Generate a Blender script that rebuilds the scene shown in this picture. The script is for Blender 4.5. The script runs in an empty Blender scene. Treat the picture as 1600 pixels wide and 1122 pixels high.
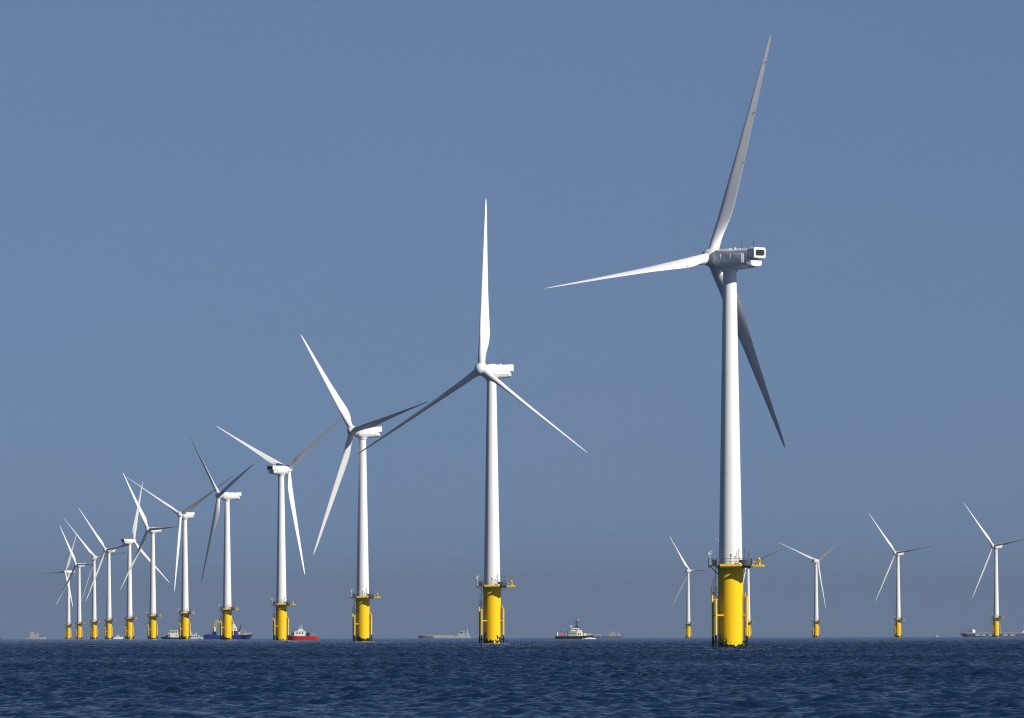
import bpy, bmesh, math, random
import numpy as np
from mathutils import Vector, Matrix
random.seed(7)
C = bpy.context.scene.collection
RE = 7.43e6            # earth radius with the usual air refraction: the sea is really curved
HC = 3.2               # camera height above the sea
R = math.radians
SUN_AZ, SUN_EL = R(52), R(29)      # sun to the right of and behind the camera

def sea_z(x, y): return -(x*x + y*y)/(2*RE)

# ------------------------------------------------------------------ materials
def mat(name, col, rough=.5, metal=0, spec=.5, var=0, vscale=1.0, bump=0, bscale=2.0, dirt=None, stretch=None):
    m = bpy.data.materials.new(name); m.use_nodes = True
    nt = m.node_tree; b = nt.nodes['Principled BSDF']
    b.inputs['Base Color'].default_value = (*col, 1)
    b.inputs['Roughness'].default_value = rough; b.inputs['Metallic'].default_value = metal
    b.inputs['Specular IOR Level'].default_value = spec
    tc = nt.nodes.new('ShaderNodeTexCoord')
    if var:
        mp = nt.nodes.new('ShaderNodeMapping'); mp.inputs['Scale'].default_value = stretch or (1, 1, 1)
        nt.links.new(tc.outputs['Object'], mp.inputs['Vector'])
        n = nt.nodes.new('ShaderNodeTexNoise'); n.inputs['Scale'].default_value = vscale; n.inputs['Detail'].default_value = 5
        nt.links.new(mp.outputs['Vector'], n.inputs['Vector'])
        r = nt.nodes.new('ShaderNodeMapRange'); r.inputs['From Min'].default_value = .3; r.inputs['From Max'].default_value = .7
        nt.links.new(n.outputs['Fac'], r.inputs['Value'])
        mx = nt.nodes.new('ShaderNodeMix'); mx.data_type = 'RGBA'
        d = dirt or tuple(c*.7 for c in col)
        mx.inputs['A'].default_value = (*col, 1)
        mx.inputs['B'].default_value = tuple(col[i]*(1-var)+d[i]*var for i in range(3)) + (1,)
        nt.links.new(r.outputs['Result'], mx.inputs['Factor']); nt.links.new(mx.outputs['Result'], b.inputs['Base Color'])
    if bump:
        n = nt.nodes.new('ShaderNodeTexNoise'); n.inputs['Scale'].default_value = bscale
        nt.links.new(tc.outputs['Object'], n.inputs['Vector'])
        bm_ = nt.nodes.new('ShaderNodeBump'); bm_.inputs['Strength'].default_value = bump; bm_.inputs['Distance'].default_value = .02
        nt.links.new(n.outputs['Fac'], bm_.inputs['Height']); nt.links.new(bm_.outputs['Normal'], b.inputs['Normal'])
    return m

M = {}
M['tower'] = mat('tower_paint', (.84, .84, .82), .45, var=.2, vscale=.35, dirt=(.5, .5, .47), stretch=(3, 3, .15))
M['blade'] = mat('blade_paint', (.78, .79, .79), .42, var=.12, vscale=.3)
M['nacelle'] = mat('nacelle_paint', (.77, .78, .77), .35, var=.15, vscale=.5)
M['dark'] = mat('dark_grille', (.03, .03, .035), .6, var=.5, vscale=3)
M['steel'] = mat('galvanised_steel', (.10, .095, .085), .55, metal=.3, var=.5, vscale=2)
M['yellow2'] = mat('yellow_steel', (.80, .52, .005), .45, var=.25, vscale=.8)
M['pale'] = mat('pale_steel', (.6, .6, .58), .5, var=.3, vscale=2)
M['deckmat'] = mat('deck_grating', (.06, .055, .05), .7, var=.5, vscale=3)
M['cabinet'] = mat('dark_cabinet', (.035, .035, .04), .6, var=.4, vscale=3)

def growth_material(name, base, top, jag, slope):
    """yellow paint with a ragged black band of weed and mussels at the splash line, and faint rust runs"""
    m = mat(name, base, .6, spec=.2); nt = m.node_tree; b = nt.nodes['Principled BSDF']
    tc = nt.nodes.new('ShaderNodeTexCoord'); sx = nt.nodes.new('ShaderNodeSeparateXYZ')
    nt.links.new(tc.outputs['Object'], sx.inputs[0])
    n = nt.nodes.new('ShaderNodeTexNoise'); n.inputs['Scale'].default_value = .55; n.inputs['Detail'].default_value = 5; n.inputs['Roughness'].default_value = .65
    oi = nt.nodes.new('ShaderNodeObjectInfo'); ad = nt.nodes.new('ShaderNodeVectorMath'); ad.operation = 'ADD'
    sc = nt.nodes.new('ShaderNodeMath'); sc.operation = 'MULTIPLY'; sc.inputs[1].default_value = 60
    nt.links.new(oi.outputs['Random'], sc.inputs[0]); nt.links.new(tc.outputs['Object'], ad.inputs[0]); nt.links.new(sc.outputs[0], ad.inputs[1])
    nt.links.new(ad.outputs[0], n.inputs['Vector'])
    nr_ = nt.nodes.new('ShaderNodeMapRange'); nr_.inputs['From Min'].default_value = .36; nr_.inputs['From Max'].default_value = .66; nt.links.new(n.outputs['Fac'], nr_.inputs['Value'])
    # threshold height = top + jag*(noise-.5) - slope*x : thicker on the weedy western side
    ma = nt.nodes.new('ShaderNodeMath'); ma.operation = 'MULTIPLY_ADD'; ma.inputs[1].default_value = jag; ma.inputs[2].default_value = top - jag*.5
    nt.links.new(nr_.outputs['Result'], ma.inputs[0])
    mc = nt.nodes.new('ShaderNodeMath'); mc.operation = 'SUBTRACT'; mc.inputs[0].default_value = -.9; nt.links.new(sx.outputs['X'], mc.inputs[1])
    md = nt.nodes.new('ShaderNodeMath'); md.operation = 'MAXIMUM'; md.inputs[1].default_value = 0; nt.links.new(mc.outputs[0], md.inputs[0])
    mb = nt.nodes.new('ShaderNodeMath'); mb.operation = 'MULTIPLY_ADD'; mb.inputs[1].default_value = slope
    nt.links.new(md.outputs[0], mb.inputs[0]); nt.links.new(ma.outputs[0], mb.inputs[2])
    su = nt.nodes.new('ShaderNodeMath'); su.operation = 'SUBTRACT'
    nt.links.new(mb.outputs[0], su.inputs[0]); nt.links.new(sx.outputs['Z'], su.inputs[1])
    mr = nt.nodes.new('ShaderNodeMapRange'); mr.inputs['From Min'].default_value = -.05; mr.inputs['From Max'].default_value = .12
    nt.links.new(su.outputs[0], mr.inputs['Value'])
    # rust/dirt streaks
    mp = nt.nodes.new('ShaderNodeMapping'); mp.inputs['Scale'].default_value = (3, 3, .12); nt.links.new(tc.outputs['Object'], mp.inputs['Vector'])
    n2 = nt.nodes.new('ShaderNodeTexNoise'); n2.inputs['Scale'].default_value = .8; n2.inputs['Detail'].default_value = 6
    nt.links.new(mp.outputs['Vector'], n2.inputs['Vector'])
    r2 = nt.nodes.new('ShaderNodeMapRange'); r2.inputs['From Min'].default_value = .55; r2.inputs['From Max'].default_value = .8; r2.inputs['To Max'].default_value = .6
    nt.links.new(n2.outputs['Fac'], r2.inputs['Value'])
    m1 = nt.nodes.new('ShaderNodeMix'); m1.data_type = 'RGBA'; m1.inputs['A'].default_value = (*base, 1); m1.inputs['B'].default_value = (base[0]*.75, base[1]*.62, .01, 1)
    nt.links.new(r2.outputs['Result'], m1.inputs['Factor'])
    m2 = nt.nodes.new('ShaderNodeMix'); m2.data_type = 'RGBA'; m2.inputs['B'].default_value = (.008, .010, .008, 1)
    nt.links.new(m1.outputs['Result'], m2.inputs['A']); nt.links.new(mr.outputs['Result'], m2.inputs['Factor'])
    nt.links.new(m2.outputs['Result'], b.inputs['Base Color'])
    return m
M['yellow'] = growth_material('yellow_pile_paint', (.86, .54, .001), 1.1, 2.3, 1.15)
M['fender'] = growth_material('yellow_fender_paint', (.86, .54, .001), 2.3, .6, 0)

# ------------------------------------------------------------------ mesh helpers
class MB:
    def __init__(s): s.bm = bmesh.new()
    def box(s, x0, x1, y0, y1, z0, z1, bev=0):
        v = [s.bm.verts.new((x, y, z)) for x in (x0, x1) for y in (y0, y1) for z in (z0, z1)]
        f = [s.bm.faces.new([v[i] for i in q]) for q in ((0,1,3,2),(4,6,7,5),(0,4,5,1),(2,3,7,6),(0,2,6,4),(1,5,7,3))]
        if bev:
            e = list({e for q in f for e in q.edges})
            bmesh.ops.bevel(s.bm, geom=e, offset=bev, segments=2, affect='EDGES', profile=.6)
        return s
    def tube(s, a, b, r, r2=None, n=10, cap=True):
        a, b = Vector(a), Vector(b); r2 = r if r2 is None else r2
        d = (b-a).normalized(); u = d.orthogonal().normalized(); w = d.cross(u)
        ra = [s.bm.verts.new(a + (u*math.cos(t)+w*math.sin(t))*r) for t in [2*math.pi*i/n for i in range(n)]]
        rb = [s.bm.verts.new(b + (u*math.cos(t)+w*math.sin(t))*r2) for t in [2*math.pi*i/n for i in range(n)]]
        for i in range(n): s.bm.faces.new([ra[i], ra[(i+1) % n], rb[(i+1) % n], rb[i]])
        if cap: s.bm.faces.new(ra[::-1]); s.bm.faces.new(rb)
        return s
    def lathe(s, prof, axis='z', n=40, o=(0, 0, 0), cap=True):
        rings = []
        for (r, h) in prof:
            ring = []
            for i in range(n):
                t = 2*math.pi*i/n
                p = (r*math.cos(t), r*math.sin(t), h) if axis == 'z' else (h, r*math.cos(t), r*math.sin(t))
                ring.append(s.bm.verts.new((p[0]+o[0], p[1]+o[1], p[2]+o[2])))
            rings.append(ring)
        for a, b in zip(rings, rings[1:]):
            for i in range(n): s.bm.faces.new([a[i], a[(i+1) % n], b[(i+1) % n], b[i]])
        if cap: s.bm.faces.new(rings[0][::-1]); s.bm.faces.new(rings[-1])
        return s
    def rings(s, rings, cap=True):
        vs = [[s.bm.verts.new(p) for p in r] for r in rings]; n = len(vs[0])
        for a, b in zip(vs, vs[1:]):
            for i in range(n): s.bm.faces.new([a[i], a[(i+1) % n], b[(i+1) % n], b[i]])
        if cap: s.bm.faces.new(vs[0][::-1]); s.bm.faces.new(vs[-1])
        return s
    def prism(s, prof, y0, y1):
        """outline in x,z pushed from y0 to y1"""
        s.rings([[(x, y0, z) for x, z in prof], [(x, y1, z) for x, z in prof]]); return s
    def mesh(s, name, material, smooth=False):
        bmesh.ops.recalc_face_normals(s.bm, faces=s.bm.faces)
        me = bpy.data.meshes.new(name); s.bm.to_mesh(me); s.bm.free()
        me.materials.append(material)
        if smooth:
            me.shade_smooth() if hasattr(me, 'shade_smooth') else None
            try: me.set_sharp_from_angle(angle=R(38))
            except Exception: pass
        return me

def link(name, me, parent=None, m=None):
    o = bpy.data.objects.new(name, me); C.objects.link(o)
    if parent: o.parent = parent
    if m is not None: o.matrix_local = m
    return o
def thing(name, label, cat, loc, rz=0, group=None):
    o = bpy.data.objects.new(name, None); C.objects.link(o)
    o.location = loc; o.rotation_euler = (0, 0, rz); o['label'] = label; o['category'] = cat
    o.empty_display_size = .5
    if group: o['group'] = group
    return o

# ------------------------------------------------------------------ turbine meshes (all turbines share them)
def pile():
    return MB().lathe([(2.25, -3), (2.25, 13.3), (2.25, 13.6), (2.30, 13.9), (2.42, 14.5), (2.42, 14.7)], n=64).mesh('pile', M['yellow'], True)
def tower():
    prof = []
    z0, z1, r0, r1 = 15.1, 68.1, 2.12, 1.20
    rad = lambda z: r0+(r1-r0)*(z-z0)/(z1-z0)
    joints = [z0, 31.5, 49.0, z1]
    for i in range(3):
        a, b = joints[i], joints[i+1]
        for z, e in ((a, .0), (a+.05, .0), (a+.3, 0), (a+1, 0), (b-1, 0), (b-.3, 0), (b-.06, 0), (b-.05, -.03)): prof.append((rad(z)+e, z))
    return MB().lathe(prof, n=64).mesh('tower', M['tower'], True)
def tower_door():
    b = MB(); b.rings([[(r*math.cos(a), r*math.sin(a), z) for a in [R(-62+k*4) for k in range(6)]] + [((r-.1)*math.cos(a), (r-.1)*math.sin(a), z) for a in [R(-42-k*4) for k in range(6)]] for r, z in ((2.17, 15.4), (2.13, 17.5))])
    return b.mesh('door', M['pale'])
DECK = [(-4.0, -1.3), (-2.15, -1.5), (-2.05, -3.55), (2.3, -3.55), (2.3, -4.8), (3.75, -4.8), (3.75, 1.9), (2.4, 2.6), (1.2, 3.1), (-1.2, 3.1), (-2.5, 2.2), (-4.0, 1.6)]
def deck():
    b = MB(); b.rings([[(x, y, z) for x, y in DECK] for z in (14.74, 14.96)])
    for x in (-3.9, -2.6, 3.3): b.box(x-.06, x+.06, -1.2, 1.3, 14.45, 14.735)
    for y in (-3.4, -1.0, 1.4): b.box(-1.9, 3.6, y-.06, y+.06, 14.71-.26, 14.738)
    b.tube((-3.7, -.9, 14.7), (-2.2, -.6, 13.3), .07, n=6); b.tube((-3.7, 1.1, 14.7), (-2.2, .7, 13.3), .07, n=6)
    b.tube((3.5, 1.4, 14.7), (2.2, .8, 13.4), .07, n=6)
    return b.mesh('deck', M['deckmat'])
def deck_edge():     # yellow toe plate along the front of the deck
    b = MB(); b.box(-2.0, 2.0, -3.60, -3.552, 14.70, 15.12)
    return b.mesh('toe_plate', M['yellow2'])
def railing():
    b = MB(); loop = [(x*.985, y*.985) for x, y in DECK]; loop.append(loop[0])
    for i in range(len(loop)-1):
        if i == 4: continue
        a, c = Vector(loop[i]+(0,)), Vector(loop[i+1]+(0,))
        for h in (15.55, 16.1): b.tube(a+Vector((0, 0, h)), c+Vector((0, 0, h)), .028, n=5)
        n = max(1, round((c-a).length/.85))
        for k in range(n):
            p = a.lerp(c, k/n); b.tube(p+Vector((0, 0, 14.95)), p+Vector((0, 0, 16.1)), .033, n=5)
    return b.mesh('railing', M['steel'])
def cabinet(w, d, h): return MB().box(-w/2, w/2, -d/2, d/2, 0, h, .03).mesh('cabinet', M['cabinet'])
def crane_beam():
    b = MB(); b.box(3.76, 6.0, -.6, 2.6, 14.60, 14.96, .03)
    b.tube((5.05, 0, 14.98), (5.05, 0, 16.0), .22, n=12)
    b.box(4.75, 5.35, -.3, .3, 15.5, 15.85, .05); b.tube((5.05, 0, 15.85), (3.95, 0, 15.35), .11, n=8)
    return b.mesh('davit_crane', M['yellow2'], True)
def crane_winch(): return MB().lathe([(.02, 16.25), (.2, 16.2), (.27, 16.02), (.27, 15.95), (.1, 15.93)], o=(4.95, 0, 0), n=14).mesh('winch_cover', M['pale'], True)
def crane_rail():
    b = MB()
    for x, y in ((5.9, -.5), (5.9, .5), (5.3, -.5), (4.4, -.5), (4.4, .5), (5.3, .5)): b.tube((x, y, 14.98), (x, y, 16.0), .03, n=5)
    for y in (-.5, .5): b.tube((4.4, y, 15.98), (5.9, y, 15.98), .028, n=5)
    b.tube((5.9, -.5, 15.98), (5.9, .5, 15.98), .028, n=5)
    return b.mesh('crane_rail', M['steel'])
def weather_mast():
    b = MB(); b.tube((-3.75, -1.1, 14.95), (-3.75, -1.1, 17.0), .075, n=8)
    b.tube((-4.05, -1.1, 17.0), (-3.4, -1.1, 17.0), .04, n=6); b.tube((-3.75, -1.1, 17.0), (-3.75, -1.1, 17.7), .04, n=6)
    b.lathe([(.02, 16.75), (.17, 16.8), (.17, 17.2), (.02, 17.25)], o=(-4.0, -1.1, 0), n=10)
    b.lathe([(.02, 17.15), (.12, 17.2), (.12, 17.5), (.02, 17.55)], o=(-3.45, -1.1, 0), n=10)
    return b.mesh('instrument_mast', M['pale'])
def deck_masts():
    b = MB()
    for x, y, h in ((1.4, -3.2, 17.8), (3.15, -2.8, 17.3), (2.35, -3.2, 17.6)):
        b.tube((x, y, 14.95), (x, y, h), .04, n=6); b.tube((x-.18, y, h-.35), (x+.18, y, h-.2), .035, n=5); b.box(x-.1, x+.1, y-.06, y+.06, h-.1, h+.08)
    b.box(2.55, 2.95, -3.0, -2.5, 14.965, 15.9); b.box(3.3, 3.65, -4.4, -3.9, 14.965, 15.6); b.tube((1.75, -3.2, 15.6), (1.75, -2.6, 15.6), .32, n=12)
    return b.mesh('lamp_mast', M['steel'])
def landing_fenders(side):
    """two fender tubes of a boat landing and the struts to the pile"""
    b = MB()
    if side < 0:
        P = [(-2.72, -1.95, 8.9, .20), (-3.22, .35, 8.2, .20)]
        segs = [(-3.38, -1.0, 8.4, 9.8, .17)]
    else:
        P = [(2.85, -1.2, 9.3, .17), (2.95, .9, 8.9, .15)]; segs = []
    for x, y, t, r in P:
        b.tube((x, y, -2.5), (x, y, t), r, n=12)
        for z in (1.2, 5.9):
            l = math.hypot(x, y); k = 2.15
            if side < 0 and y < 0: b.tube((x, y, z), (-1.35, -1.75, z), .17, n=10)
            else: b.tube((x, y, z), (x/l*k, y/l*k, z), .15, n=10)
    for x, y, z0, z1, r in segs: b.tube((x, y, z0), (x, y, z1), r, n=10); b.tube((x, y, z0+.3), (-2.0, -.9, z0+.3), .1, n=8)
    if side > 0:
        b.tube((2.62, -1.1, 8.3), (2.62, -1.1, 10.0), .12, n=8)
    return b.mesh('fender_tube', M['fender'], True)
def ladder(side):
    b = MB()
    if side < 0: x, y, top = -2.85, -.75, 9.5
    else: x, y, top = 2.42, -.15, 9.0
    for d in (-.22, .22): b.tube((x, y+d, -1.5), (x, y+d, top), .05, n=6)
    z = .4
    while z < top: b.tube((x, y-.22, z), (x, y+.22, z), .025, n=5); z += .35
    for zz in (2.5, 7.4): b.tube((x, y, zz), (x*.74, y*.8, zz), .05, n=6)
    if side < 0:
        # caged upper ladder and rest platform
        x2, y2 = -2.72, -.9
        for d in (-.2, .2): b.tube((x2, y2+d, 9.4), (x2, y2+d, 14.8), .045, n=6)
        for k in range(16): b.tube((x2, y2-.2, 9.6+k*.32), (x2, y2+.2, 9.6+k*.32), .022, n=5)
        for z in [9.9+k*.55 for k in range(6)]:
            for t0, t1 in ((0, .5), (.5, 1), (1, 1.5), (1.5, 2), (2, 2.5)):
                f = lambda t: (x2-.42*math.sin(t*math.pi/2.5), y2-.42*math.cos(t*math.pi/2.5), z)
                b.tube(f(t0), f(t1), .03, n=4)
        for t in (.6, 1.25, 1.9): b.tube((x2-.42*math.sin(t*math.pi/2.5), y2-.42*math.cos(t*math.pi/2.5), 9.7), (x2-.42*math.sin(t*math.pi/2.5), y2-.42*math.cos(t*math.pi/2.5), 12.7), .04, n=4)
    return b.mesh('ladder', M['steel'])
def rest_platform():
    b = MB(); b.box(-3.55, -2.1, -1.6, .6, 10.0, 10.14); b.tube((-3.3, -1.4, 10), (-2.1, -.6, 8.9), .06, n=6)
    for x, y in ((-3.5, -1.55), (-3.5, -.5), (-3.5, .55), (-2.5, .55), (-2.6, -1.55)): b.tube((x, y, 10.1), (x, y, 11.15), .035, n=5)
    for z in (10.65, 11.15):
        b.tube((-3.5, -1.55, z), (-3.5, .55, z), .028, n=5); b.tube((-3.5, .55, z), (-2.5, .55, z), .028, n=5)
    return b.mesh('rest_platform', M['steel'])
def cable_tube():
    b = MB()
    for x, y in ((-2.05, 1.6), (1.5, 2.2)): b.tube((x, y, -2), (x, y, 14.6), .16, n=10)
    return b.mesh('cable_tube', M['fender'], True)

# nacelle, local frame: x = towards the rotor, origin on the tower axis at hub height
def sect(x, zt, zb, w, ch=.5, cb=.8):
    h = w/2
    return [(x, -h+ch*.9, zt), (x, h-ch*.9, zt), (x, h-.1, zt-ch*.45), (x, h, zt-ch), (x, h, zb+cb), (x, h-.35, zb+cb*.45), (x, h-1.0, zb), (x, -h+1.0, zb), (x, -h+.35, zb+cb*.45), (x, -h, zb+cb), (x, -h, zt-ch), (x, -h+.1, zt-ch*.45)]
def nacelle_body():
    b = MB()
    b.rings([sect(2.85, 1.25, -1.25, 2.6, .6, .8), sect(2.7, 1.5, -1.5, 3.0, .6, .8), sect(2.1, 1.66, -1.8, 3.4, .5, .9), sect(1.2, 1.72, -2.0, 3.6, .5, 1.0),
             sect(-1.4, 1.66, -1.95, 3.6, .5, 1.0), sect(-3.5, 1.68, -1.8, 3.6, .45, .9), sect(-5.35, 1.74, -1.66, 3.5, .45, .75)])
    # yaw collar
    b.lathe([(1.5, -2.35), (1.55, -1.95), (1.7, -1.75)], n=32)
    for s in (-1, 1):     # raised side panel with vertical ribs
        y0, y1 = (1.75, 1.94) if s > 0 else (-1.94, -1.75)
        b.box(-4.6, 1.3, y0, y1, -.85, .85, .09)
        for x in (-4.2, -1.6, .6): b.box(x-.13, x+.13, min(s*1.90, s*2.02), max(s*1.90, s*2.02), -.8, .8, .05)
    # roof hatches
    b.box(-.6, 1.3, -.9, .9, 1.68, 1.84, .05); b.box(-3.0, -1.5, -1.0, 1.0, 1.66, 1.78, .04); b.tube((-2.2, 1.2, 1.6), (-2.2, 1.2, 1.95), .2, n=8)
    return b.mesh('nacelle_shell', M['nacelle'], True)
def cooler():
    b = MB()
    # frame around an open radiator
    prof = lambda x, e: [(x, -1.5+e, -.02+e), (x, 1.5-e, -.02+e), (x, 1.68-e, .13+e), (x, 1.68-e, 1.65-e), (x, 1.4-e, 1.88-e), (x, -1.4+e, 1.88-e), (x, -1.68+e, 1.65-e), (x, -1.68+e, .13+e)]
    b.rings([prof(-5.36, .12), prof(-5.7, 0), prof(-6.95, 0), prof(-7.0, .06), prof(-7.0, .42), prof(-6.5, .46)], cap=True)
    return b.mesh('cooler_housing', M['nacelle'], True)
def radiator():
    b = MB(); b.box(-6.8, -6.52, -1.2, 1.2, .45, 1.42)
    for k in range(9): y = -1.1+k*.275; b.box(-6.84, -6.802, y-.02, y+.02, .46, 1.41)
    return b.mesh('radiator', M['dark'])
def tail_box():
    b = MB(); b.rings([sect(-5.3, -.1, -1.64, 3.3, .12, .5), sect(-6.05, -.28, -1.58, 3.2, .12, .35), sect(-6.2, -.42, -1.45, 3.0, .12, .3)])
    return b.mesh('tail_box', M['nacelle'], True)
def roof_mast(dy):
    b = MB(); b.tube((0, 0, 0), (0, 0, 1.45), .035, n=6); b.box(-.12, .12, -.12, .12, 0, .12); b.tube((-.2, 0, 1.35), (.2, 0, 1.35), .03, n=5); b.lathe([(.02, 1.4), (.08, 1.45), (.08, 1.58), (.02, 1.6)], n=8)
    return b.mesh('wind_mast', M['steel'])
# hub, local frame: x = rotor axis forward, origin = hub centre
def spinner():
    b = MB()
    b.lathe([(.9, -1.35), (1.35, -1.3), (1.5, -1.1), (1.62, -.6), (1.66, 0), (1.62, .5), (1.48, 1.0), (1.2, 1.45), (.8, 1.78), (.4, 1.93), (.05, 1.97)], axis='x', n=40)
    return b.mesh('spinner', M['nacelle'], True)
def blade_mesh():
    """feathering frame: z along the span, x = chord direction at 90 degrees of pitch, thin in y"""
    b = MB(); st = []
    Rt = 44.0
    ks = [1.2, 1.7, 2.2, 3.0, 4.0, 5.0, 6.0, 7.2, 8.5, 10, 12, 14, 17, 20, 23, 26, 29, 32, 35, 38, 40, 41.5, 42.7, 43.4, 43.8, 44.0]
    cr = [(1.2, 1.9), (2.2, 1.9), (4, 2.3), (6, 2.95), (8, 3.4), (9.5, 3.5), (12, 3.3), (16, 2.85), (20, 2.45), (26, 1.95), (32, 1.45), (38, 1.0), (41.5, .7), (43.2, .42), (44, .10)]
    tr = [(1.2, 1.0), (2.2, 1.0), (4, .72), (6, .48), (8, .36), (9.5, .30), (14, .25), (20, .21), (30, .18), (44, .16)]
    tw = [(1.2, 13), (6, 13), (9, 12), (14, 8.5), (20, 5.5), (28, 3), (36, 1), (44, -1)]
    ip = lambda T, x: float(np.interp(x, [a for a, _ in T], [c for _, c in T]))
    N = 28; rings = []
    for z in ks:
        c, t, a = ip(cr, z), ip(tr, z), -R(ip(tw, z))
        bl = min(1, max(0, (z-2.0)/5.5)); bl = bl*bl*(3-2*bl)     # round root to airfoil
        lead = (.5*(1-bl) + .28*bl)*c
        ring = []
        for i in range(N):
            u = 2*math.pi*i/N; x = .5*(1-math.cos(u))            # 0 leading .. 1 trailing
            th = 5*t*(.2969*math.sqrt(x)-.126*x-.3516*x*x+.2843*x**3-.1015*x**4)
            y = (th if u <= math.pi else -th) + bl*.02*math.sin(math.pi*x)*2
            yc = .5*t*math.sin(u)
            X = x*c-lead; Y = (y*bl + yc*(1-bl))*c
            # small aft sweep/prebend is left out; twist about the span
            ring.append((X*math.cos(a)-Y*math.sin(a), X*math.sin(a)+Y*math.cos(a), z))
        rings.append(ring)
    b.rings(rings)
    b.lathe([(1.02, 1.15), (1.02, 1.75)], n=28)                  # root collar
    return b.mesh('blade', M['blade'], True)
def stud(): return MB().lathe([(.02, -.1), (.07, -.06), (.07, .06), (.02, .1)], n=8).mesh('lightning_stud', M['dark'])
STUDS = [(9.2, 2.50), (18.5, 1.83), (28.5, 1.23), (38.5, .68)]

ME = dict(pile=pile(), tower=tower(), door=tower_door(), deck=deck(), toe=deck_edge(), rail=railing(), crane=crane_beam(), winch=crane_winch(), crail=crane_rail(),
          wm=weather_mast(), dm=deck_masts(), lf1=landing_fenders(-1), lf2=landing_fenders(1), la1=ladder(-1), la2=ladder(1), rest=rest_platform(), cab=cabinet(.75, .9, .95), cab2=cabinet(.6, .6, .9),
          nb=nacelle_body(), co=cooler(), ra=radiator(), tb=tail_box(), mast=roof_mast(0), sp=spinner(), bl=blade_mesh(), bk=stud(), ct=cable_tube())

TILT, CONE, HUBZ, OV = R(5), R(3), 70.0, 4.2
def turbine(X, D, th, ph, label, pitch=90, group=None):
    t = thing('wind_turbine', label, 'wind turbine', (X, D, sea_z(X, D)), 0, group)
    pl = link('pile', ME['pile'], t); link('cable_tube', ME['ct'], t)
    for a, b_ in (('lf1', 'la1'), ('lf2', 'la2')):
        f = link('boat_landing', ME[a], t); link('ladder', ME[b_], f)
        if a == 'lf1': link('rest_platform', ME['rest'], f)
    d = link('platform', ME['deck'], t); link('toe_plate', ME['toe'], d); link('railing', ME['rail'], d); link('instrument_mast', ME['wm'], d); link('lamp_mast', ME['dm'], d)
    link('cabinet', ME['cab'], d, Matrix.Translation((-2.95, -.6, 14.965))); link('cabinet', ME['cab2'], d, Matrix.Translation((2.2, -2.6, 14.965)))
    c = link('crane', ME['crane'], t, Matrix.Translation((0, -4.2, 0))); link('winch_cover', ME['winch'], c); link('crane_railing', ME['crail'], c)
    tw = link('tower', ME['tower'], t); link('door', ME['door'], tw)
    Y = Matrix.Translation((0, 0, HUBZ)) @ Matrix.Rotation(th, 4, 'Z')
    n = link('nacelle', ME['nb'], t, Y)
    link('tail_box', ME['tb'], n); link('cooler', ME['co'], n); link('radiator', ME['ra'], n)
    link('wind_mast', ME['mast'], n, Matrix.Translation((-3.3, .7, 1.58))); link('wind_mast', ME['mast'], n, Matrix.Translation((-5.1, -.5, 1.54)))
    H = Y @ Matrix.Rotation(-TILT, 4, 'Y') @ Matrix.Translation((OV, 0, 0))
    link('hub', ME['sp'], t, H)
    for k in range(3):
        a = ph + k*2*math.pi/3
        # blade frame in the hub frame: ez = span, ey = in-plane trailing side, ex = rearwards
        ez0 = Vector((0, math.sin(a), math.cos(a))); ey = Vector((0, -math.cos(a), math.sin(a)))
        ez = (ez0*math.cos(CONE)+Vector((math.sin(CONE), 0, 0))).normalized(); ex = ey.cross(ez).normalized()
        m = Matrix((( ex.x, ey.x, ez.x, 0), (ex.y, ey.y, ez.y, 0), (ex.z, ey.z, ez.z, 0), (0, 0, 0, 1)))
        # pitch 90 puts the chord fully on ex; more turns it past the wind direction
        bl = link('blade', ME['bl'], t, H @ m @ Matrix.Rotation(R(90-pitch), 4, 'Z'))
        if D < 1600:
            for z, x in STUDS: link('lightning_stud', ME['bk'], bl, Matrix.Translation((x*.985, -.12*x, z)))
    return t
G = 'offshore wind turbines'
TURB = [
 (39.2, 1534, 139.8, 99.1, 'nearest and tallest wind turbine, grey radiator end of its nacelle turned to the viewer'),
 (-5.25, 2190, 231.2, .5, 'second tallest wind turbine, one blade pointing straight up, just left of the nearest one'),
 (-50, 2849, 218.9, 78.5, 'third tallest wind turbine, right of the red boat, with one dark blade reaching right'),
 (-95, 3507, 50.4, 65.2, 'wind turbine with the red boat at its foot, dark open nacelle end facing left'),
 (-139, 4157, 207.3, 70.9, 'wind turbine in front of the blue work vessel, its blades steeply foreshortened and dark'),
 (-185, 4820, 236.0, 59.9, 'wind turbine whose yellow pile stands between the dark tug and the low passenger boat'),
 (-231, 5481, 227.1, 86.9, 'wind turbine left of the dark hulled tug, thin dark blade level to its right'),
 (-275, 6128, 48.3, 105.8, 'wind turbine just right of the tiny white motor boat, nacelle end dark on its left'),
 (-319, 6745, 234.8, 80.6, 'wind turbine just left of the tiny white motor boat'),
 (-361, 7364, 77.0, 39.5, 'small far wind turbine, third from the left end of the long row'),
 (-410, 8075, 228.7, 88.9, 'small far wind turbine, second from the left end of the long row'),
 (-462, 8880, 215.7, 27.6, 'smallest wind turbine of the long row, leftmost of all'),
 (184, 8941, 69.3, 30.9, 'small distant wind turbine standing alone just left of the nearest turbine'),
 (229, 8297, 242.8, 68.5, 'distant wind turbine almost hidden behind the yellow pile of the nearest turbine'),
 (279, 7846, 64.0, 66.7, 'distant wind turbine just right of the nearest one, blades in a wide Y'),
 (323, 7152, 235.1, 81.7, 'distant wind turbine second from the right edge, over empty water'),
 (374, 6602, 234.1, 81.0, 'rightmost wind turbine, in front of the long grey tanker')]
PITCH = {4157: 12}      # one rotor has its blades turned to the wind, the others are feathered
for X, D, th, ph, lab in TURB: turbine(X, D, R(th), R(ph), lab, PITCH.get(D, 90), G)

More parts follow.
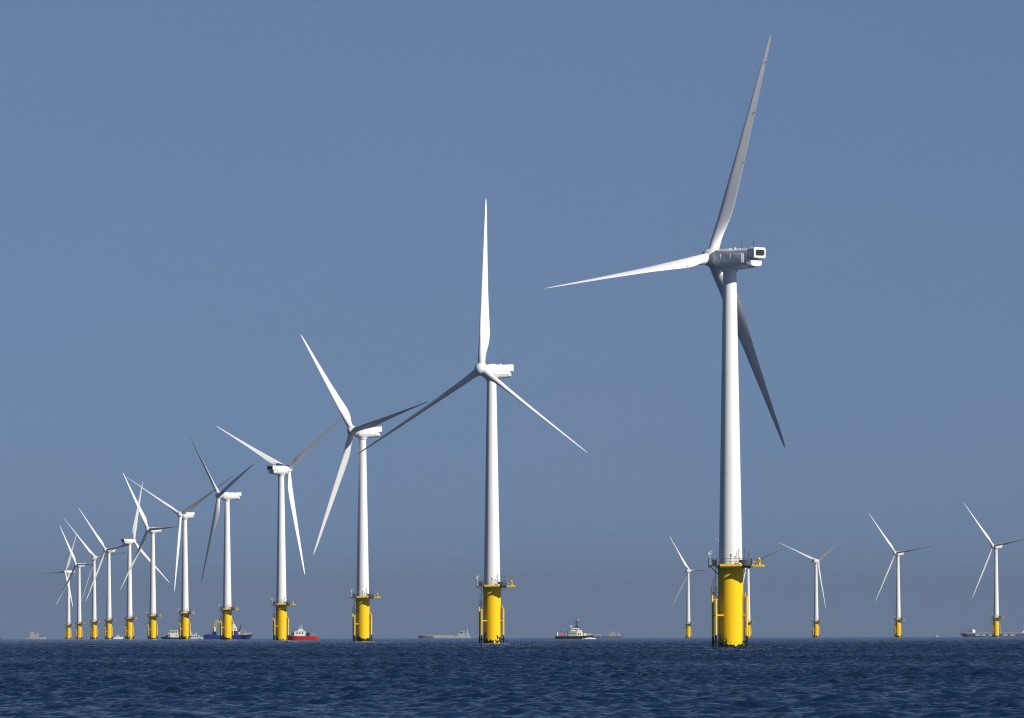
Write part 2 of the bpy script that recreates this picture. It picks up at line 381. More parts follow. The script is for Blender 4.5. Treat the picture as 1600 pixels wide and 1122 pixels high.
# ------------------------------------------------------------------ sea: curved, with real waves in front of the camera
def build_sea():
    rng = np.random.default_rng(11)
    th_f = np.linspace(-R(4.8), R(4.8), 480)                       # dense fan ahead (measured from +y)
    th_s = np.linspace(R(4.8), 2*math.pi-R(4.8), 90)[1:-1]
    th = np.concatenate([th_f, th_s])
    rr = [0.5]
    while rr[-1] < 200: rr.append(rr[-1]*1.25)
    rr[-1] = 200
    d = rr[-1]
    while d < 7600:
        s = .33 if d < 1500 else .33+(d-1500)*.0006
        d += s; rr.append(d)
    while d < 20000: d *= 1.03; rr.append(min(d, 20000))
    rr = np.array(rr); nr, nt_ = len(rr), len(th)
    RR, TH = np.meshgrid(rr, th, indexing='ij')
    Xc, Yc = RR*np.sin(TH), RR*np.cos(TH)
    Z = -(RR*RR)/(2*RE)
    sub = (slice(None), slice(0, len(th_f)))
    x, y, r = Xc[sub], Yc[sub], RR[sub]
    h = np.zeros_like(x); dx = np.zeros_like(x); dy = np.zeros_like(x)
    sp = np.gradient(rr)[:, None]
    wind = R(248); lat = rr[:, None]*(R(9.6)/480)
    for i in range(64):
        lam = .7*(LMAX/.7)**(rng.random())
        k = 2*math.pi/lam; a = wind + rng.normal(0, .5); p = rng.random()*6.283
        amp = WAVE*lam**.75*(.6+.8*rng.random())
        fade = np.clip((lam/np.maximum(sp*abs(math.sin(a)), lat*abs(math.cos(a)))-2.0)/1.2, 0, 1)
        ph = k*(x*math.cos(a)+y*math.sin(a))+p
        h += amp*fade*np.sin(ph); q = amp*fade*.4
        dx += q*np.cos(ph)*math.cos(a); dy += q*np.cos(ph)*math.sin(a)
    gain = 1+.30*np.sin(x/23+.4*np.sin(y/61))*np.sin(y/47+1.3)+.22*np.sin(x/61+y/170+2)*np.sin(y/130+x/90)
    w = np.clip((r-200)/40, 0, 1)*np.clip((R(4.8)-np.abs(TH[sub]))/R(.5), 0, 1)*gain
    Z[sub] += h*w; Xc[sub] += dx*w; Yc[sub] += dy*w
    co = np.stack([Xc, Yc, Z], -1).reshape(-1, 3)
    I = np.arange(nr*nt_).reshape(nr, nt_); In = np.roll(I, -1, axis=1)
    q = np.stack([I[:-1], In[:-1], In[1:], I[1:]], -1).reshape(-1, 4)
    c0 = len(co); co = np.vstack([co, [[0, 0, 0]]])
    tri = np.stack([np.full(nt_, c0), In[0], I[0]], -1)
    q = q[:, ::-1]                                              # face up
    me = bpy.data.meshes.new('sea')
    nl = q.size+tri.size
    me.vertices.add(len(co)); me.vertices.foreach_set('co', co.astype(np.float32).ravel())
    me.loops.add(nl); me.loops.foreach_set('vertex_index', np.concatenate([q.ravel(), tri.ravel()]).astype(np.int32))
    me.polygons.add(len(q)+len(tri))
    st = np.concatenate([np.arange(len(q))*4, len(q)*4+np.arange(len(tri))*3]).astype(np.int32)
    me.polygons.foreach_set('loop_start', st)
    me.polygons.foreach_set('use_smooth', np.ones(len(st), bool))
    me.update(calc_edges=True); me.validate()
    if me.polygons[0].normal.z < 0: me.flip_normals()
    m = bpy.data.materials.new('sea_water'); m.use_nodes = True; nt = m.node_tree; b = nt.nodes['Principled BSDF']
    b.inputs['Base Color'].default_value = (*SEA_COL, 1); b.inputs['Roughness'].default_value = .09; b.inputs['IOR'].default_value = 1.333
    tc = nt.nodes.new('ShaderNodeTexCoord')
    # small ripples as a random tilt of the surface normal
    gm = nt.nodes.new('ShaderNodeNewGeometry'); acc = gm.outputs['Normal']
    for sc, amt, st_ in ((2.4, 1.05, (.8, 1, 1)), (.55, .75, (.6, 1, 1)), (7.0, .55, (.8, 1, 1))):
        mp = nt.nodes.new('ShaderNodeMapping'); mp.inputs['Scale'].default_value = st_; mp.inputs['Rotation'].default_value = (0, 0, .4)
        n = nt.nodes.new('ShaderNodeTexNoise'); n.inputs['Scale'].default_value = sc; n.inputs['Detail'].default_value = 2
        nt.links.new(tc.outputs['Object'], mp.inputs['Vector']); nt.links.new(mp.outputs['Vector'], n.inputs['Vector'])
        s1 = nt.nodes.new('ShaderNodeVectorMath'); s1.operation = 'SUBTRACT'; s1.inputs[1].default_value = (.5, .5, .5); nt.links.new(n.outputs['Color'], s1.inputs[0])
        s2 = nt.nodes.new('ShaderNodeVectorMath'); s2.operation = 'MULTIPLY_ADD'; s2.inputs[1].default_value = (amt, amt, 0)
        nt.links.new(s1.outputs[0], s2.inputs[0]); nt.links.new(acc, s2.inputs[2]); acc = s2.outputs[0]
    nz = nt.nodes.new('ShaderNodeVectorMath'); nz.operation = 'NORMALIZE'; nt.links.new(acc, nz.inputs[0]); nt.links.new(nz.outputs[0], b.inputs['Normal'])
    me.materials.append(m)
    o = link('sea', me); o['kind'] = 'structure'
    print('sea verts', len(co))
WAVE, LMAX, SEA_COL = .0118, 3.8, (.006, .024, .064)
build_sea()
#SHIPS_BEGIN#
# ------------------------------------------------------------------ ships and boats
def paint(name, col, rough=.4, var=.2, vs=.4, dirt=None): return mat(name, col, rough, var=var, vscale=vs, dirt=dirt)
P = dict(black=paint('black_hull_paint', (.012, .013, .02)), red=paint('red_hull_paint', (.62, .022, .018)), blue=paint('blue_hull_paint', (.012, .035, .20)),
         navy=paint('navy_hull_paint', (.02, .03, .06)), white=paint('white_ship_paint', (.80, .80, .78), var=.25), cream=paint('cream_ship_paint', (.76, .71, .60)),
         grey=paint('grey_green_paint', (.28, .33, .32)), palegrey=paint('pale_grey_paint', (.45, .50, .54)), glass=mat('dark_ship_glass', (.02, .025, .03), .12),
         orange=paint('orange_red_paint', (.65, .10, .05)), yel=paint('yellow_crane_paint', (.62, .42, .03)), ghost=paint('haze_dulled_buff_paint', (.44, .42, .40)),  # ghost: buff dulled in the colour to imitate distance haze on far ships
         violet=paint('faded_blue_hull_paint', (.11, .11, .22)), slate=paint('slate_hull_paint', (.10, .14, .22)), deckred=paint('red_deck_paint', (.45, .12, .08)), pink=paint('faded_red_paint', (.75, .35, .38)),
         boot=paint('white_boot_stripe', (.75, .75, .75)), rub=mat('black_rubber', (.015, .015, .015), .8, var=.3, vscale=2))

def at(px, D): return (px-801.07)/F_PX*D
F_PX = 13333.0

def hull_rings(L, B, zs, zb, bow=.30, rake=.08, stern=.85, zbot=-1.0, flare=.12, off=0.0):
    """bow at +x; deck height runs from zs at the stern to zb at the bow"""
    rings = []; n = 14
    for i in range(n+1):
        t = i/n; x = -L/2+L*t
        w = B/2
        if t < .12: w *= stern+(1-stern)*t/.12
        if t > 1-bow:
            u = (t-(1-bow))/bow; w *= max(.03, math.sqrt(max(0, 1-u**2.2)))
        zd = zs+(zb-zs)*max(0, (t-.35)/.65)**1.6
        wb = w*(1-flare-(.45*max(0, (t-.6)/.4)))
        xr = x-rake*L*max(0, (t-.55)/.45)**2
        o = off
        rings.append([(x, -w-o, zd), (x*.5+xr*.5, -(w*.6+wb*.4)-o, zd*.5), (xr, -wb-o, zbot), (xr, wb+o, zbot), (x*.5+xr*.5, w*.6+wb*.4+o, zd*.5), (x, w+o, zd)])
    return rings
def hull(parent, mt, *a, **k): return link('hull', MB().rings(hull_rings(*a, **k)).mesh('hull', mt), parent)
def part(name, b, mt, parent, smooth=False): return link(name, b.mesh(name, mt, smooth), parent)
def house(parent, x0, x1, w, z0, z1, mt, rake_f=.0, rake_a=.0, name='deckhouse', roof=True):
    b = MB(); b.rings([[(x0, -w/2, z0), (x1, -w/2, z0), (x1, w/2, z0), (x0, w/2, z0)], [(x0+rake_a, -w/2*.94, z1), (x1-rake_f, -w/2*.94, z1), (x1-rake_f, w/2*.94, z1), (x0+rake_a, w/2*.94, z1)]])
    if roof: b.box(x0+rake_a-.15, x1-rake_f+.2, -w/2*.94-.12, w/2*.94+.12, z1+.005, z1+.12)
    return part(name, b, mt, parent)
def windows(parent, xs, y, z0, z1, wd):
    """square ports on the side that looks towards -y and on the other side"""
    for x in xs:
        for s in (-1, 1): part('window', MB().box(x-wd/2, x+wd/2, s*y-.03, s*y+.03, z0, z1), P['glass'], parent)
def rail(parent, pts, h=.95, name='railing', r=.035):
    b = MB()
    for p, q in zip(pts, pts[1:]):
        p, q = Vector(p), Vector(q); n = max(1, round((q-p).length/1.3))
        for k in range(n+1): c = p.lerp(q, k/n); b.tube(c, c+Vector((0, 0, h)), r, n=4)
        for f in (.5, 1): b.tube(p+Vector((0, 0, h*f)), q+Vector((0, 0, h*f)), r, n=4)
    return part(name, b, M['pale'], parent)
def ship(name, label, cat, px, D, rz=0, group=None):
    x = at(px, D); return thing(name, label, cat, (x, D, sea_z(x, D)), rz, group)

# black hulled patrol boat
s = ship('patrol_boat', 'black hulled boat with cream wheelhouse and dark mast on open water', 'boat', 897.6, 3900, R(8))
hull(s, P['black'], 17.6, 5.0, 1.45, 1.75, zbot=-.8)
part('fender_belt', MB().rings([[(x, y*1.02-.0, z) for x, y, z in ((r[0][0], r[0][1]-.06, r[0][2]-.45), (r[0][0], r[0][1]-.06, r[0][2]-.15), (r[5][0], r[5][1]+.06, r[5][2]-.15), (r[5][0], r[5][1]+.06, r[5][2]-.45))] for r in [hull_rings(17.6, 5.0, 1.45, 1.75)[i] for i in range(14)]]), P['rub'], s)
h = house(s, -3.0, .9, 3.8, 1.4, 3.6, P['grey']); windows(h, (-2.3, -1.2, -.1), 1.9, 2.4, 3.0, .5)
h = house(s, .9, 4.0, 3.6, 1.45, 4.1, P['cream'], .9); windows(h, (1.5, 2.4), 1.78, 1.9, 2.8, .45)
h = house(s, -2.0, 2.3, 3.0, 3.73, 5.0, P['cream'], .6, .2, 'wheelhouse'); windows(h, (-1.4, -.5, .4, 1.2), 1.47, 4.15, 4.7, .6)
part('funnel', MB().rings([[(.2, -.6, 5.12), (1.9, -.6, 5.12), (1.9, .6, 5.12), (.2, .6, 5.12)], [(.5, -.5, 6.3), (1.6, -.5, 6.1), (1.6, .5, 6.1), (.5, .5, 6.3)]]), P['black'], s)
b = MB(); b.tube((.9, 0, 5.1), (.9, 0, 8.0), .2, .12, 8); b.tube((.9, 0, 8), (.95, 0, 9.3), .05, n=6); b.tube((.1, 0, 7.7), (1.9, 0, 7.7), .08, n=6); b.tube((.9, -1, 7.3), (.9, 1, 7.3), .07, n=6); b.tube((.9, 0, 7.3), (1.8, 0, 8.6), .05, n=5); b.box(.3, 1.6, -.1, .1, 7.0, 7.15)
part('mast', b, P['black'], s)
part('radar_dome', MB().lathe([(.02, 8.6), (.25, 8.7), (.3, 8.95), (.2, 9.15), (.02, 9.2)], o=(1.85, 0, 0), n=12), P['white'], s, True)
b = MB(); b.lathe([(.02, 5.5), (.3, 5.6), (.42, 5.9), (.3, 6.25), (.02, 6.35)], o=(-1.7, 0, 0), n=12); b.tube((-1.7, 0, 5.0), (-1.7, 0, 5.6), .1, n=6)
part('radar_dome', b, P['white'], s, True)
b = MB(); b.rings([[(x, -w, z+.5), (x, -w*.6, z), (x, w*.6, z), (x, w, z+.5), (x, 0, z+1.0)] for x, w, z in ((-7.0, .25, 1.9), (-6.6, .7, 1.75), (-5.2, .75, 1.75), (-4.6, .2, 2.0))])
part('rescue_boat', b, P['orange'], s)
b = MB(); b.tube((-4.5, .6, 1.4), (-4.5, .6, 3.2), .12, n=6); b.tube((-4.5, .6, 3.2), (-6.3, 0, 3.5), .1, n=6); part('davit', b, P['black'], s)
b = MB(); b.box(-8.2, -7.75, -.9, .9, 1.5, 3.2, .05); part('stern_gantry', b, P['white'], s)
part('life_raft', MB().tube((4.9, -1.0, 2.1), (4.9, 1.0, 2.1), .62, n=14), P['white'], s, True)
part('hatch_cover', MB().box(5.9, 7.3, -.8, .8, 1.6, 2.15, .06), P['pink'], s)
rail(s, [(-8.3, -2.1, 1.45), (-3.2, -2.4, 1.45)]); rail(s, [(4.2, -2.2, 1.5), (8.4, -.5, 1.75)])

# red crew boat at the foot of the fourth turbine
s = ship('crew_boat', 'red crew boat with white wheelhouse, its bow against a yellow turbine pile', 'boat', 471.5, 3640, R(176))
hull(s, P['red'], 13.6, 4.6, 1.75, 2.25, zbot=-.8, rake=.12)
part('boot_stripe', MB().rings([r[2:4]+[(r[3][0], r[3][1], .6), (r[2][0], r[2][1], .6)] for r in hull_rings(13.0, 4.7, .5, .5, zbot=-.1, off=.03)[0:9]]), P['boot'], s)
part('fender_belt', MB().rings([[(r[0][0], r[0][1]-.08, r[0][2]-.35), (r[0][0], r[0][1]-.08, r[0][2]-.12), (r[5][0], r[5][1]+.08, r[5][2]-.12), (r[5][0], r[5][1]+.08, r[5][2]-.35)] for r in [hull_rings(13.6, 4.6, 1.75, 2.25)[i] for i in range(14)]]), P['deckred'], s)
h = house(s, -1.7, 3.2, 3.4, 1.8, 3.9, P['white'], .5, .25, 'wheelhouse'); windows(h, (-.6, .6, 1.8), 1.68, 2.8, 3.35, .55)
h = house(s, -.6, 1.5, 2.6, 4.03, 4.8, P['white'], .5, .1, 'flybridge')
b = MB(); b.tube((.3, 0, 4.8), (.1, 0, 6.8), .09, .05, 6); b.tube((-.4, 0, 5.9), (.9, 0, 5.9), .06, n=5); b.box(.2, 1.2, -.4, .4, 5.1, 5.3); part('mast', b, P['white'], s)
part('engine_casing', MB().box(-3.5, -2.2, -1.0, 1.0, 1.75, 3.2, .1), P['black'], s)
part('tyre_stack', MB().tube((3.9, 0, 1.9), (3.9, 0, 3.2), .5, n=12), P['rub'], s)
part('stern_deck', MB().box(-6.6, -3.6, -1.9, 1.9, 1.76, 1.84), P['deckred'], s)
rail(s, [(3.6, 2.1, 2.0), (5.6, 1.3, 2.2)]); rail(s, [(-6.6, 2.1, 1.78), (-3.5, 2.2, 1.78)])

# blue work vessel
s = ship('work_vessel', 'blue work vessel with white bridge and yellow cranes, partly behind the fifth yellow pile', 'ship', 356.7, 4800, R(4))
hull(s, P['blue'], 27.8, 7.5, 2.2, 2.6, zbot=-1, bow=.2)
b = MB(); [b.tube((x, -3.9, 1.0), (x, -3.9, 1.9), .45, n=8) for x in (9, 10.2, 11.4)]; part('tyre_fender', b, P['rub'], s)
part('bulwark', MB().box(-13.2, -6.4, -3.65, 3.65, 2.2, 2.75, .05), P['blue'], s)
h = house(s, .5, 5.0, 5.5, 2.4, 4.6, P['blue'])
h = house(s, 1.0, 5.0, 5.0, 4.74, 7.0, P['white'], .3, .2); windows(h, (1.7, 2.8, 3.9), 2.47, 5.4, 6.1, .6)
h = house(s, 1.2, 4.2, 4.0, 7.14, 8.5, P['white'], .4, .2, 'wheelhouse'); windows(h, (1.9, 2.8), 1.97, 7.6, 8.1, .7)
b = MB(); b.tube((1.8, 0, 8.5), (1.5, 0, 14.6), .16, .06, 6); b.tube((.6, 0, 12), (2.4, 0, 12), .08, n=5); b.tube((1.0, 0, 10.6), (2.4, 0, 10.6), .08, n=5); part('mast', b, P['white'], s)
b = MB()
for a, c in (((-8.6, 0, 3), (-7.2, 0, 11)), ((-7.4, 0, 3), (-6.2, 0, 11)), ((-7.2, 0, 11), (-5.0, 0, 9.0)), ((-6.2, 0, 11), (-5.0, 0, 9.0)), ((-8.2, 0, 5), (-6.8, 0, 7)), ((-7.0, 0, 5.5), (-7.6, 0, 7.5)), ((-7.8, 0, 7.6), (-6.4, 0, 9.2)), ((-8.4, 0, 7), (-8.9, 0, 3.2))): b.tube(a, c, .19, n=6)
part('lattice_crane', b, P['yel'], s)
part('crane_cab', MB().box(-8.9, -6.6, -1, 1, 2.75, 4.4, .1), P['black'], s)
part('winch_house', MB().box(-8.0, -7.2, -.8, .8, 4.42, 6.6, .1), P['white'], s)
b = MB(); b.tube((6.0, 0, 2.4), (6.3, 0, 5.4), .4, .3, 8); b.tube((6.2, 0, 4.6), (7.4, 0, 8.3), .28, .16, 8); b.tube((6.3, 0, 5.2), (7.2, 0, 7.0), .15, n=6); part('knuckle_crane', b, P['black'], s)
part('mooring_buoy', MB().lathe([(.05, 2.3), (.6, 2.5), (.95, 3.2), (.6, 3.9), (.05, 4.1)], o=(5.9, -2.2, 0), n=14), P['pink'], s, True)
b = MB(); b.tube((7.2, 0, 2.4), (7.4, 0, 4.6), .2, n=6); b.tube((7.4, 0, 4.5), (9.6, 0, 4.9), .16, n=6); b.tube((9.6, 0, 4.9), (9.9, 0, 3.4), .14, n=6); b.box(9.2, 10.2, -.5, .5, 2.5, 3.4); part('deck_crane', b, P['yel'], s)
rail(s, [(8.5, -3.4, 2.45), (13.2, -1.5, 2.6)], r=.05)

# dark hulled tug
s = ship('tug', 'small dark hulled tug with white wheelhouse, half hidden behind a yellow pile', 'boat', 267.5, 5200, R(176))
hull(s, P['navy'], 13.5, 4.2, 1.1, 1.5, zbot=-.6, rake=.18)
h = house(s, -4.5, .3, 3.2, 1.1, 3.2, P['white']); windows(h, (-3.4,), 1.6, 1.9, 2.5, .6)
h = house(s, -4.2, 1.6, 2.8, 3.34, 5.4, P['cream'], .8, .2, 'wheelhouse'); windows(h, (-3.4, -2.1, -.8, .5), 1.38, 3.9, 4.9, .75)
b = MB(); b.tube((-1.8, 0, 5.5), (-1.8, 0, 8.3), .1, .06, 6); b.tube((-2.3, 0, 7.2), (-1.3, 0, 7.2), .07, n=5); part('mast', b, P['black'], s)
part('engine_casing', MB().box(1.9, 3.4, -.9, .9, 1.3, 2.3, .1), P['black'], s)

# white and grey ferry boat
s = ship('passenger_boat', 'low white and grey passenger boat between two yellow piles, left of the blue work vessel', 'boat', 305, 5400, R(3))
hull(s, P['boot'], 11.5, 4.0, 1.0, 1.2, zbot=-.5)
part('rubbing_strake', MB().box(-5.4, 4.2, -2.06, 2.06, .55, .75), P['palegrey'], s)
h = house(s, -5.0, 3.6, 3.3, 1.1, 2.2, P['palegrey'], .9); windows(h, (-3.8, -2.4, -1.0, .4, 1.7), 1.62, 1.4, 1.9, .9)
h = house(s, -3.4, 1.4, 2.8, 2.34, 3.2, P['white'], .8, .2, 'upper_cabin'); windows(h, (-2.6, -1.2, .1), 1.36, 2.55, 3.0, .9)
b = MB(); b.box(-3.2, -2.6, -.3, .3, 3.3, 5.2); b.tube((-2.2, 0, 3.3), (-1.8, 0, 5.0), .12, n=6); part('mast', b, P['cream'], s)
part('radar_dome', MB().lathe([(.02, 3.3), (.3, 3.4), (.35, 3.8), (.02, 4.1)], o=(.6, 0, 0), n=10), P['white'], s, True)

# small white motor boat
s = ship('motor_boat', 'tiny white motor boat between two yellow piles in the far left row', 'boat', 185, 6280, R(5))
hull(s, P['white'], 7.6, 2.6, 1.25, 1.6, zbot=-.4)
h = house(s, -1.8, 1.6, 2.0, 1.3, 2.5, P['white'], .6, .2, 'cabin'); windows(h, (-.9, .3), .99, 1.7, 2.2, .8)
b = MB(); b.tube((-.2, 0, 2.6), (-.3, 0, 3.8), .06, n=5); part('mast', b, P['white'], s)

# far ships, hull partly under the horizon
s = ship('cargo_ship', 'pale hazy ship on the horizon at the far left, left of every turbine', 'ship', 57, 17000, R(5))
hull(s, P['ghost'], 40, 9, 11.0, 11.5, zbot=-2, bow=.2)
h = house(s, -13, -3, 8, 11, 18.5, P['ghost']); h = house(s, -12, -5, 6, 18.7, 21.5, P['ghost'], .5, 0, 'wheelhouse')
b = MB(); b.tube((-8, 0, 20.5), (-8, 0, 24), .5, .3, 6); b.tube((2.5, 0, 17), (2.5, 0, 22), .5, .3, 6); part('mast', b, P['ghost'], s)
h = house(s, -1, 5, 7, 11, 19.5, P['ghost']); part('deck_cargo', MB().box(6, 15, -3.5, 3.5, 11.1, 13.0, .3), P['slate'], s)

s = ship('tanker', 'long pale grey tanker with white hull, fading into haze on the horizon', 'ship', 694, 18000, R(183))
hull(s, P['palegrey'], 112, 18, 13.2, 14.0, zbot=-3, bow=.14)  # white tanker given pale grey paint, haze fade put into the colour
part('bow_paint', MB().rings(hull_rings(112, 18, 13.2, 14.0, zbot=-3, bow=.14, off=.05)[10:15]), P['slate'], s)
h = house(s, -44, -28, 15, 13.3, 17.5, P['palegrey']); h = house(s, -42, -30, 14, 17.7, 24, P['palegrey'], 3, -1.5); part('dark_window', MB().box(-39, -33.5, -7.6, 7.6, 19.2, 22.2), P['glass'], h)  # dark glass box is the window of the upper house
h = house(s, -53, -45.5, 13, 13.3, 20.5, P['palegrey'], 0, .5, 'funnel_house'); b = MB(); b.tube((-49, 0, 20), (-49, 0, 28), .9, .5, 8); part('mast', b, P['cream'], s)
for x0, x1 in ((-16, 0), (20, 36)):
    b = MB(); [b.tube((x, 0, 13.5), (x, 0, 24), .3, .3, 5) for x in (x0, x1)]; b.tube((x0, 0, 23.8), (x1, 0, 23.8), .25, n=5); b.tube((x0, 0, 18), (x0+5, 0, 23.8), .2, n=5); part('derrick', b, P['slate'], s)
part('deck_pipes', MB().box(-26, 40, -2, 2, 13.4, 14.8), P['ghost'], s)

s = ship('cargo_ship', 'hazy buff coloured ship on the horizon just right of the black hulled boat', 'ship', 950, 18000, R(-4))
hull(s, P['slate'], 66, 14, 11.3, 11.8, zbot=-3, bow=.15)
h = house(s, 2, 17, 10, 11.3, 15.5, P['ghost'], 0, 0); h = house(s, 4, 16, 9, 15.7, 18.5, P['ghost'], 1, 0); house(s, 6, 13, 8, 18.7, 21.2, P['palegrey'], .5, 1.5, 'wheelhouse')
b = MB(); b.tube((10, 0, 23), (10, 0, 27), .7, .4, 6); part('mast', b, P['ghost'], s)
h = house(s, 19, 27, 9, 11.3, 14.5, P['palegrey']); house(s, 20.5, 25, 7, 14.6, 18.8, P['ghost'], .4, .4, 'funnel_house')
b = MB(); b.tube((-29, 0, 15.6), (-15, 0, 15.0), .45, n=6); b.tube((-15.5, 0, 11.3), (-15.5, 0, 15.6), .6, n=6); b.tube((-29, 0, 11.3), (-29, 0, 15.8), .3, n=6); part('cargo_boom', b, P['white'], s)

s = ship('tanker', 'long violet grey tanker with white deck line behind the rightmost turbine, running out of frame', 'ship', 1556, 13000, R(180))
hull(s, P['violet'], 110, 17, 7.2, 8.0, zbot=-3, bow=.12)
rail(s, [(-54, 8.3, 7.6), (44, 8.3, 7.6)], 1.1, r=.35)
part('deck', MB().box(-52, 42, -7.8, 7.8, 7.25, 8.1), P['white'], s)
b = MB(); b.lathe([(3.1, 8.0), (3.5, 9.6), (3.4, 12.2), (2.4, 13.8), (.5, 14.4)], o=(35, 0, 0), n=16); part('bow_tank', b, P['white'], s, True)
b = MB(); [b.tube((37.5, 0, z), (44, 0, z), .35, n=5) for z in (10.6, 12.8)]; b.tube((39.5, 0, 8), (39.5, 0, 20), .25, n=5); b.tube((49, 0, 8), (49, 0, 13), .35, n=5); part('foremast', b, P['slate'], s)
h = house(s, -52, -38, 12, 8.1, 12.5, P['white'], 3.5, 1); h = house(s, -51, -42, 10, 12.7, 17.0, P['white'], 2, 1); b = MB(); b.tube((-43, 0, 17), (-41, 0, 21), .5, .3, 6); b.tube((-43.5, 0, 16.2), (-38, 0, 16.6), .3, n=5); part('mast', b, P['palegrey'], s)
part('funnel', MB().box(-54, -51.5, -2, 2, 8.1, 18.5, .4), P['orange'], s)
for x in (-28, -17, 4, 16, 25): part('scuff_patch', MB().box(x, x+7, 8.35, 8.5, 4.0, 6.5), P['palegrey'], s)

s = ship('marker_buoy', 'tiny pale pink buoy alone on the horizon between the two rightmost turbines', 'buoy', 1463.5, 6100)
part('float', MB().lathe([(.3, -.5), (.75, -.1), (.8, .5), (.55, .9), (.2, 1.3)], n=16), P['pink'], s, True)
b = MB(); b.tube((0, 0, 1.2), (0, 0, 2.3), .09, n=6); b.box(-.25, .25, -.25, .25, 2.1, 2.5); part('topmark', b, P['pink'], s)

# low coast under the haze at the left edge
xs = [(-420+i*12) for i in range(36)]
rings = []
for px in xs:
    D = 18900; x = at(px, D); z = sea_z(x, D); hh = 12.2+1.6*math.sin(px*.11)+1.2*math.sin(px*.37+1)
    hh *= min(1, (24-px)/30+.35) if px > -8 else 1
    if px >= 0: hh = max(8, hh)
    rings.append([(x, D-60, z-2), (x, D-25, z+hh*.8), (x, D+60, z+hh), (x, D+200, z-2)])
o = link('coast', MB().rings(rings).mesh('coast', paint('coast_land', (.06, .075, .05))))
o['kind'] = 'structure'

# broken white water at the bow of the black boat and round the feet of the near piles
def foam(cx, cy, lx, ly, n, hmax, seed):
    rnd = random.Random(seed)
    b = MB()
    for i in range(n):
        a = rnd.random()*6.283; q = math.sqrt(rnd.random())
        x, y = cx+math.cos(a)*q*lx, cy+math.sin(a)*q*ly; r = rnd.uniform(.15, .5); z = sea_z(x, y)
        k = [rnd.uniform(.6, 1.2) for _ in range(7)]
        f = lambda s_, zz: [(x+math.cos(j*.8976)*r*k[j]*s_*1.6, y+math.sin(j*.8976)*r*k[j]*s_, z+zz) for j in range(7)]
        hh = rnd.uniform(.3, 1)*hmax*(1-.75*q*abs(math.cos(a)))
        b.rings([f(1, -.3), f(.9, hh*.6), f(.45, hh)])
    return b
o = link('sea_foam', foam(at(921, 3897), 3897, 3.1, 1.5, 60, .95, 2).mesh('sea_foam', mat('white_foam', (.8, .82, .84), .7, var=.2, vscale=3), True)); o['kind'] = 'stuff'
b = MB()
X, D = 39, 1534
rnd = random.Random(5)
for (X, D) in ((39, 1534), (-5, 2190), (-50, 2849)):
    for i in range(34):
        a = rnd.uniform(R(185), R(355)); q = rnd.uniform(2.35, 3.6); x, y = X+math.cos(a)*q, D+math.sin(a)*q; z = sea_z(x, y); r = rnd.uniform(.08, .22)
        f = lambda s_, zz: [(x+math.cos(j*1.2566)*r*s_*2.2, y+math.sin(j*1.2566)*r*s_, z+zz) for j in range(5)]
        b.rings([f(1, -.2), f(.8, .14), f(.4, .2)])
o = link('sea_foam', b.mesh('wash_foam', mat('wash_foam', (.30, .34, .34), .7, var=.4, vscale=2), True)); o['kind'] = 'stuff'
#SHIPS_END#

# ------------------------------------------------------------------ haze, sky, sun, camera
def haze():
    me = MB().box(-20300, 20300, -20300, 20300, -60, 122).mesh('haze', None) if False else None
    bm = bmesh.new(); s = 20300
    v = [bm.verts.new((x, y, z)) for x in (-s, s) for y in (-s, s) for z in (-30.0, 121.0)]
    for q in ((0,1,3,2),(4,6,7,5),(0,4,5,1),(2,3,7,6),(0,2,6,4),(1,5,7,3)): bm.faces.new([v[i] for i in q])
    bmesh.ops.recalc_face_normals(bm, faces=bm.faces)
    me = bpy.data.meshes.new('haze'); bm.to_mesh(me); bm.free()
    m = bpy.data.materials.new('haze_air'); m.use_nodes = True; nt = m.node_tree
    nt.nodes.remove(nt.nodes['Principled BSDF'])
    v = nt.nodes.new('ShaderNodeVolumePrincipled'); v.inputs['Color'].default_value = (*HAZE_COL, 1); v.inputs['Density'].default_value = HAZE_D; v.inputs['Anisotropy'].default_value = HAZE_G
    nt.links.new(v.outputs[0], nt.nodes['Material Output'].inputs['Volume'])
    me.materials.append(m); o = link('haze', me); o['kind'] = 'stuff'
HAZE_COL, HAZE_D, HAZE_G = (.39, .385, .42), 3.5e-5, .3
haze()

w = bpy.data.worlds.new('World'); bpy.context.scene.world = w; w.use_nodes = True; nt = w.node_tree
bg = nt.nodes['Background']; sky = nt.nodes.new('ShaderNodeTexSky'); sky.sky_type = 'NISHITA'; sky.sun_disc = False
sky.sun_elevation = SUN_EL
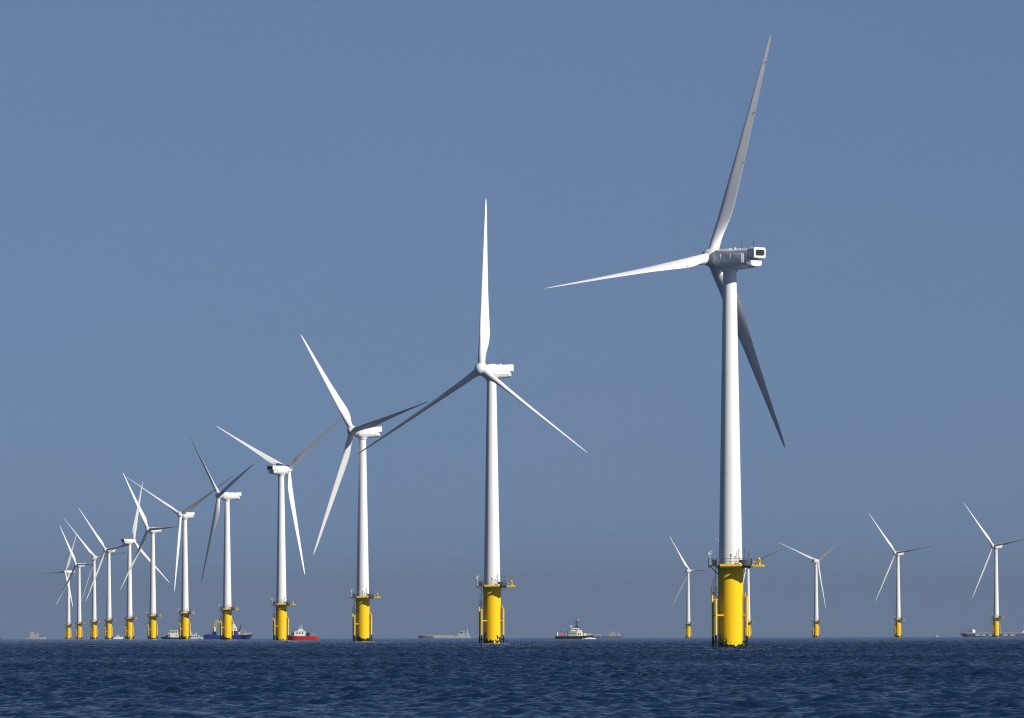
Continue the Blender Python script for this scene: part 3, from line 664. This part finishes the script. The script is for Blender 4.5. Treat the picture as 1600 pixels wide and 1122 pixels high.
# sun direction: x = sin(az)cos(el), y = -cos(az)cos(el)
sd = Vector((math.sin(SUN_AZ)*math.cos(SUN_EL), -math.cos(SUN_AZ)*math.cos(SUN_EL), math.sin(SUN_EL)))
sky.sun_rotation = math.atan2(sd.x, sd.y)      # measured from +y towards +x
sky.altitude = 0; sky.air_density = .5; sky.dust_density = 0; sky.ozone_density = 2.6
tcw = nt.nodes.new('ShaderNodeTexCoord'); mpw = nt.nodes.new('ShaderNodeMapping'); mpw.inputs['Location'].default_value = (0, 0, .07); mpw.inputs['Scale'].default_value = (1, 1, .5)
nt.links.new(tcw.outputs['Generated'], mpw.inputs['Vector'])
nv = nt.nodes.new('ShaderNodeVectorMath'); nv.operation = 'NORMALIZE'; nt.links.new(mpw.outputs[0], nv.inputs[0]); nt.links.new(nv.outputs[0], sky.inputs[0])
nw = nt.nodes.new('ShaderNodeTexNoise'); nw.inputs['Scale'].default_value = 26; nw.inputs['Detail'].default_value = 3
mw = nt.nodes.new('ShaderNodeMapping'); mw.inputs['Scale'].default_value = (1, 1, 2.2); nt.links.new(tcw.outputs['Generated'], mw.inputs['Vector']); nt.links.new(mw.outputs[0], nw.inputs['Vector'])
mm = nt.nodes.new('ShaderNodeMix'); mm.data_type = 'RGBA'; mm.inputs['A'].default_value = (.98, .97, 1.03, 1); mm.inputs['B'].default_value = (1.06, .965, .98, 1); nt.links.new(nw.outputs['Fac'], mm.inputs['Factor'])
ml = nt.nodes.new('ShaderNodeMix'); ml.data_type = 'RGBA'; ml.blend_type = 'MULTIPLY'; ml.inputs['Factor'].default_value = 1
nt.links.new(sky.outputs[0], ml.inputs['A']); nt.links.new(mm.outputs['Result'], ml.inputs['B']); nt.links.new(ml.outputs['Result'], bg.inputs['Color']); bg.inputs['Strength'].default_value = .053
L = bpy.data.lights.new('sun', 'SUN'); L.energy = 5; L.angle = R(.53); L.color = (1, .95, .87)
lo = bpy.data.objects.new('sun', L); C.objects.link(lo); lo.rotation_euler = sd.to_track_quat('Z', 'Y').to_euler()

F = 13333.0
cam = bpy.data.cameras.new('camera'); co = bpy.data.objects.new('camera', cam); C.objects.link(co)
cam.sensor_fit = 'HORIZONTAL'; cam.sensor_width = 36; cam.lens = 36*F/1600; cam.clip_start = 1; cam.clip_end = 60000
pitch = math.atan((997.0-561)/F) - math.sqrt(2*HC/RE)
co.matrix_world = Matrix.Translation((0, 0, HC)) @ Matrix.Rotation(math.pi/2+pitch, 4, 'X') @ Matrix.Rotation(-R(.14), 4, 'Z')
sc = bpy.context.scene; sc.camera = co
sc.render.resolution_x, sc.render.resolution_y = 1024, 718
sc.cycles.filter_width = 1.15
sc.view_settings.view_transform = 'Standard'; sc.view_settings.look = 'None'; sc.view_settings.exposure = .12; sc.view_settings.gamma = 1
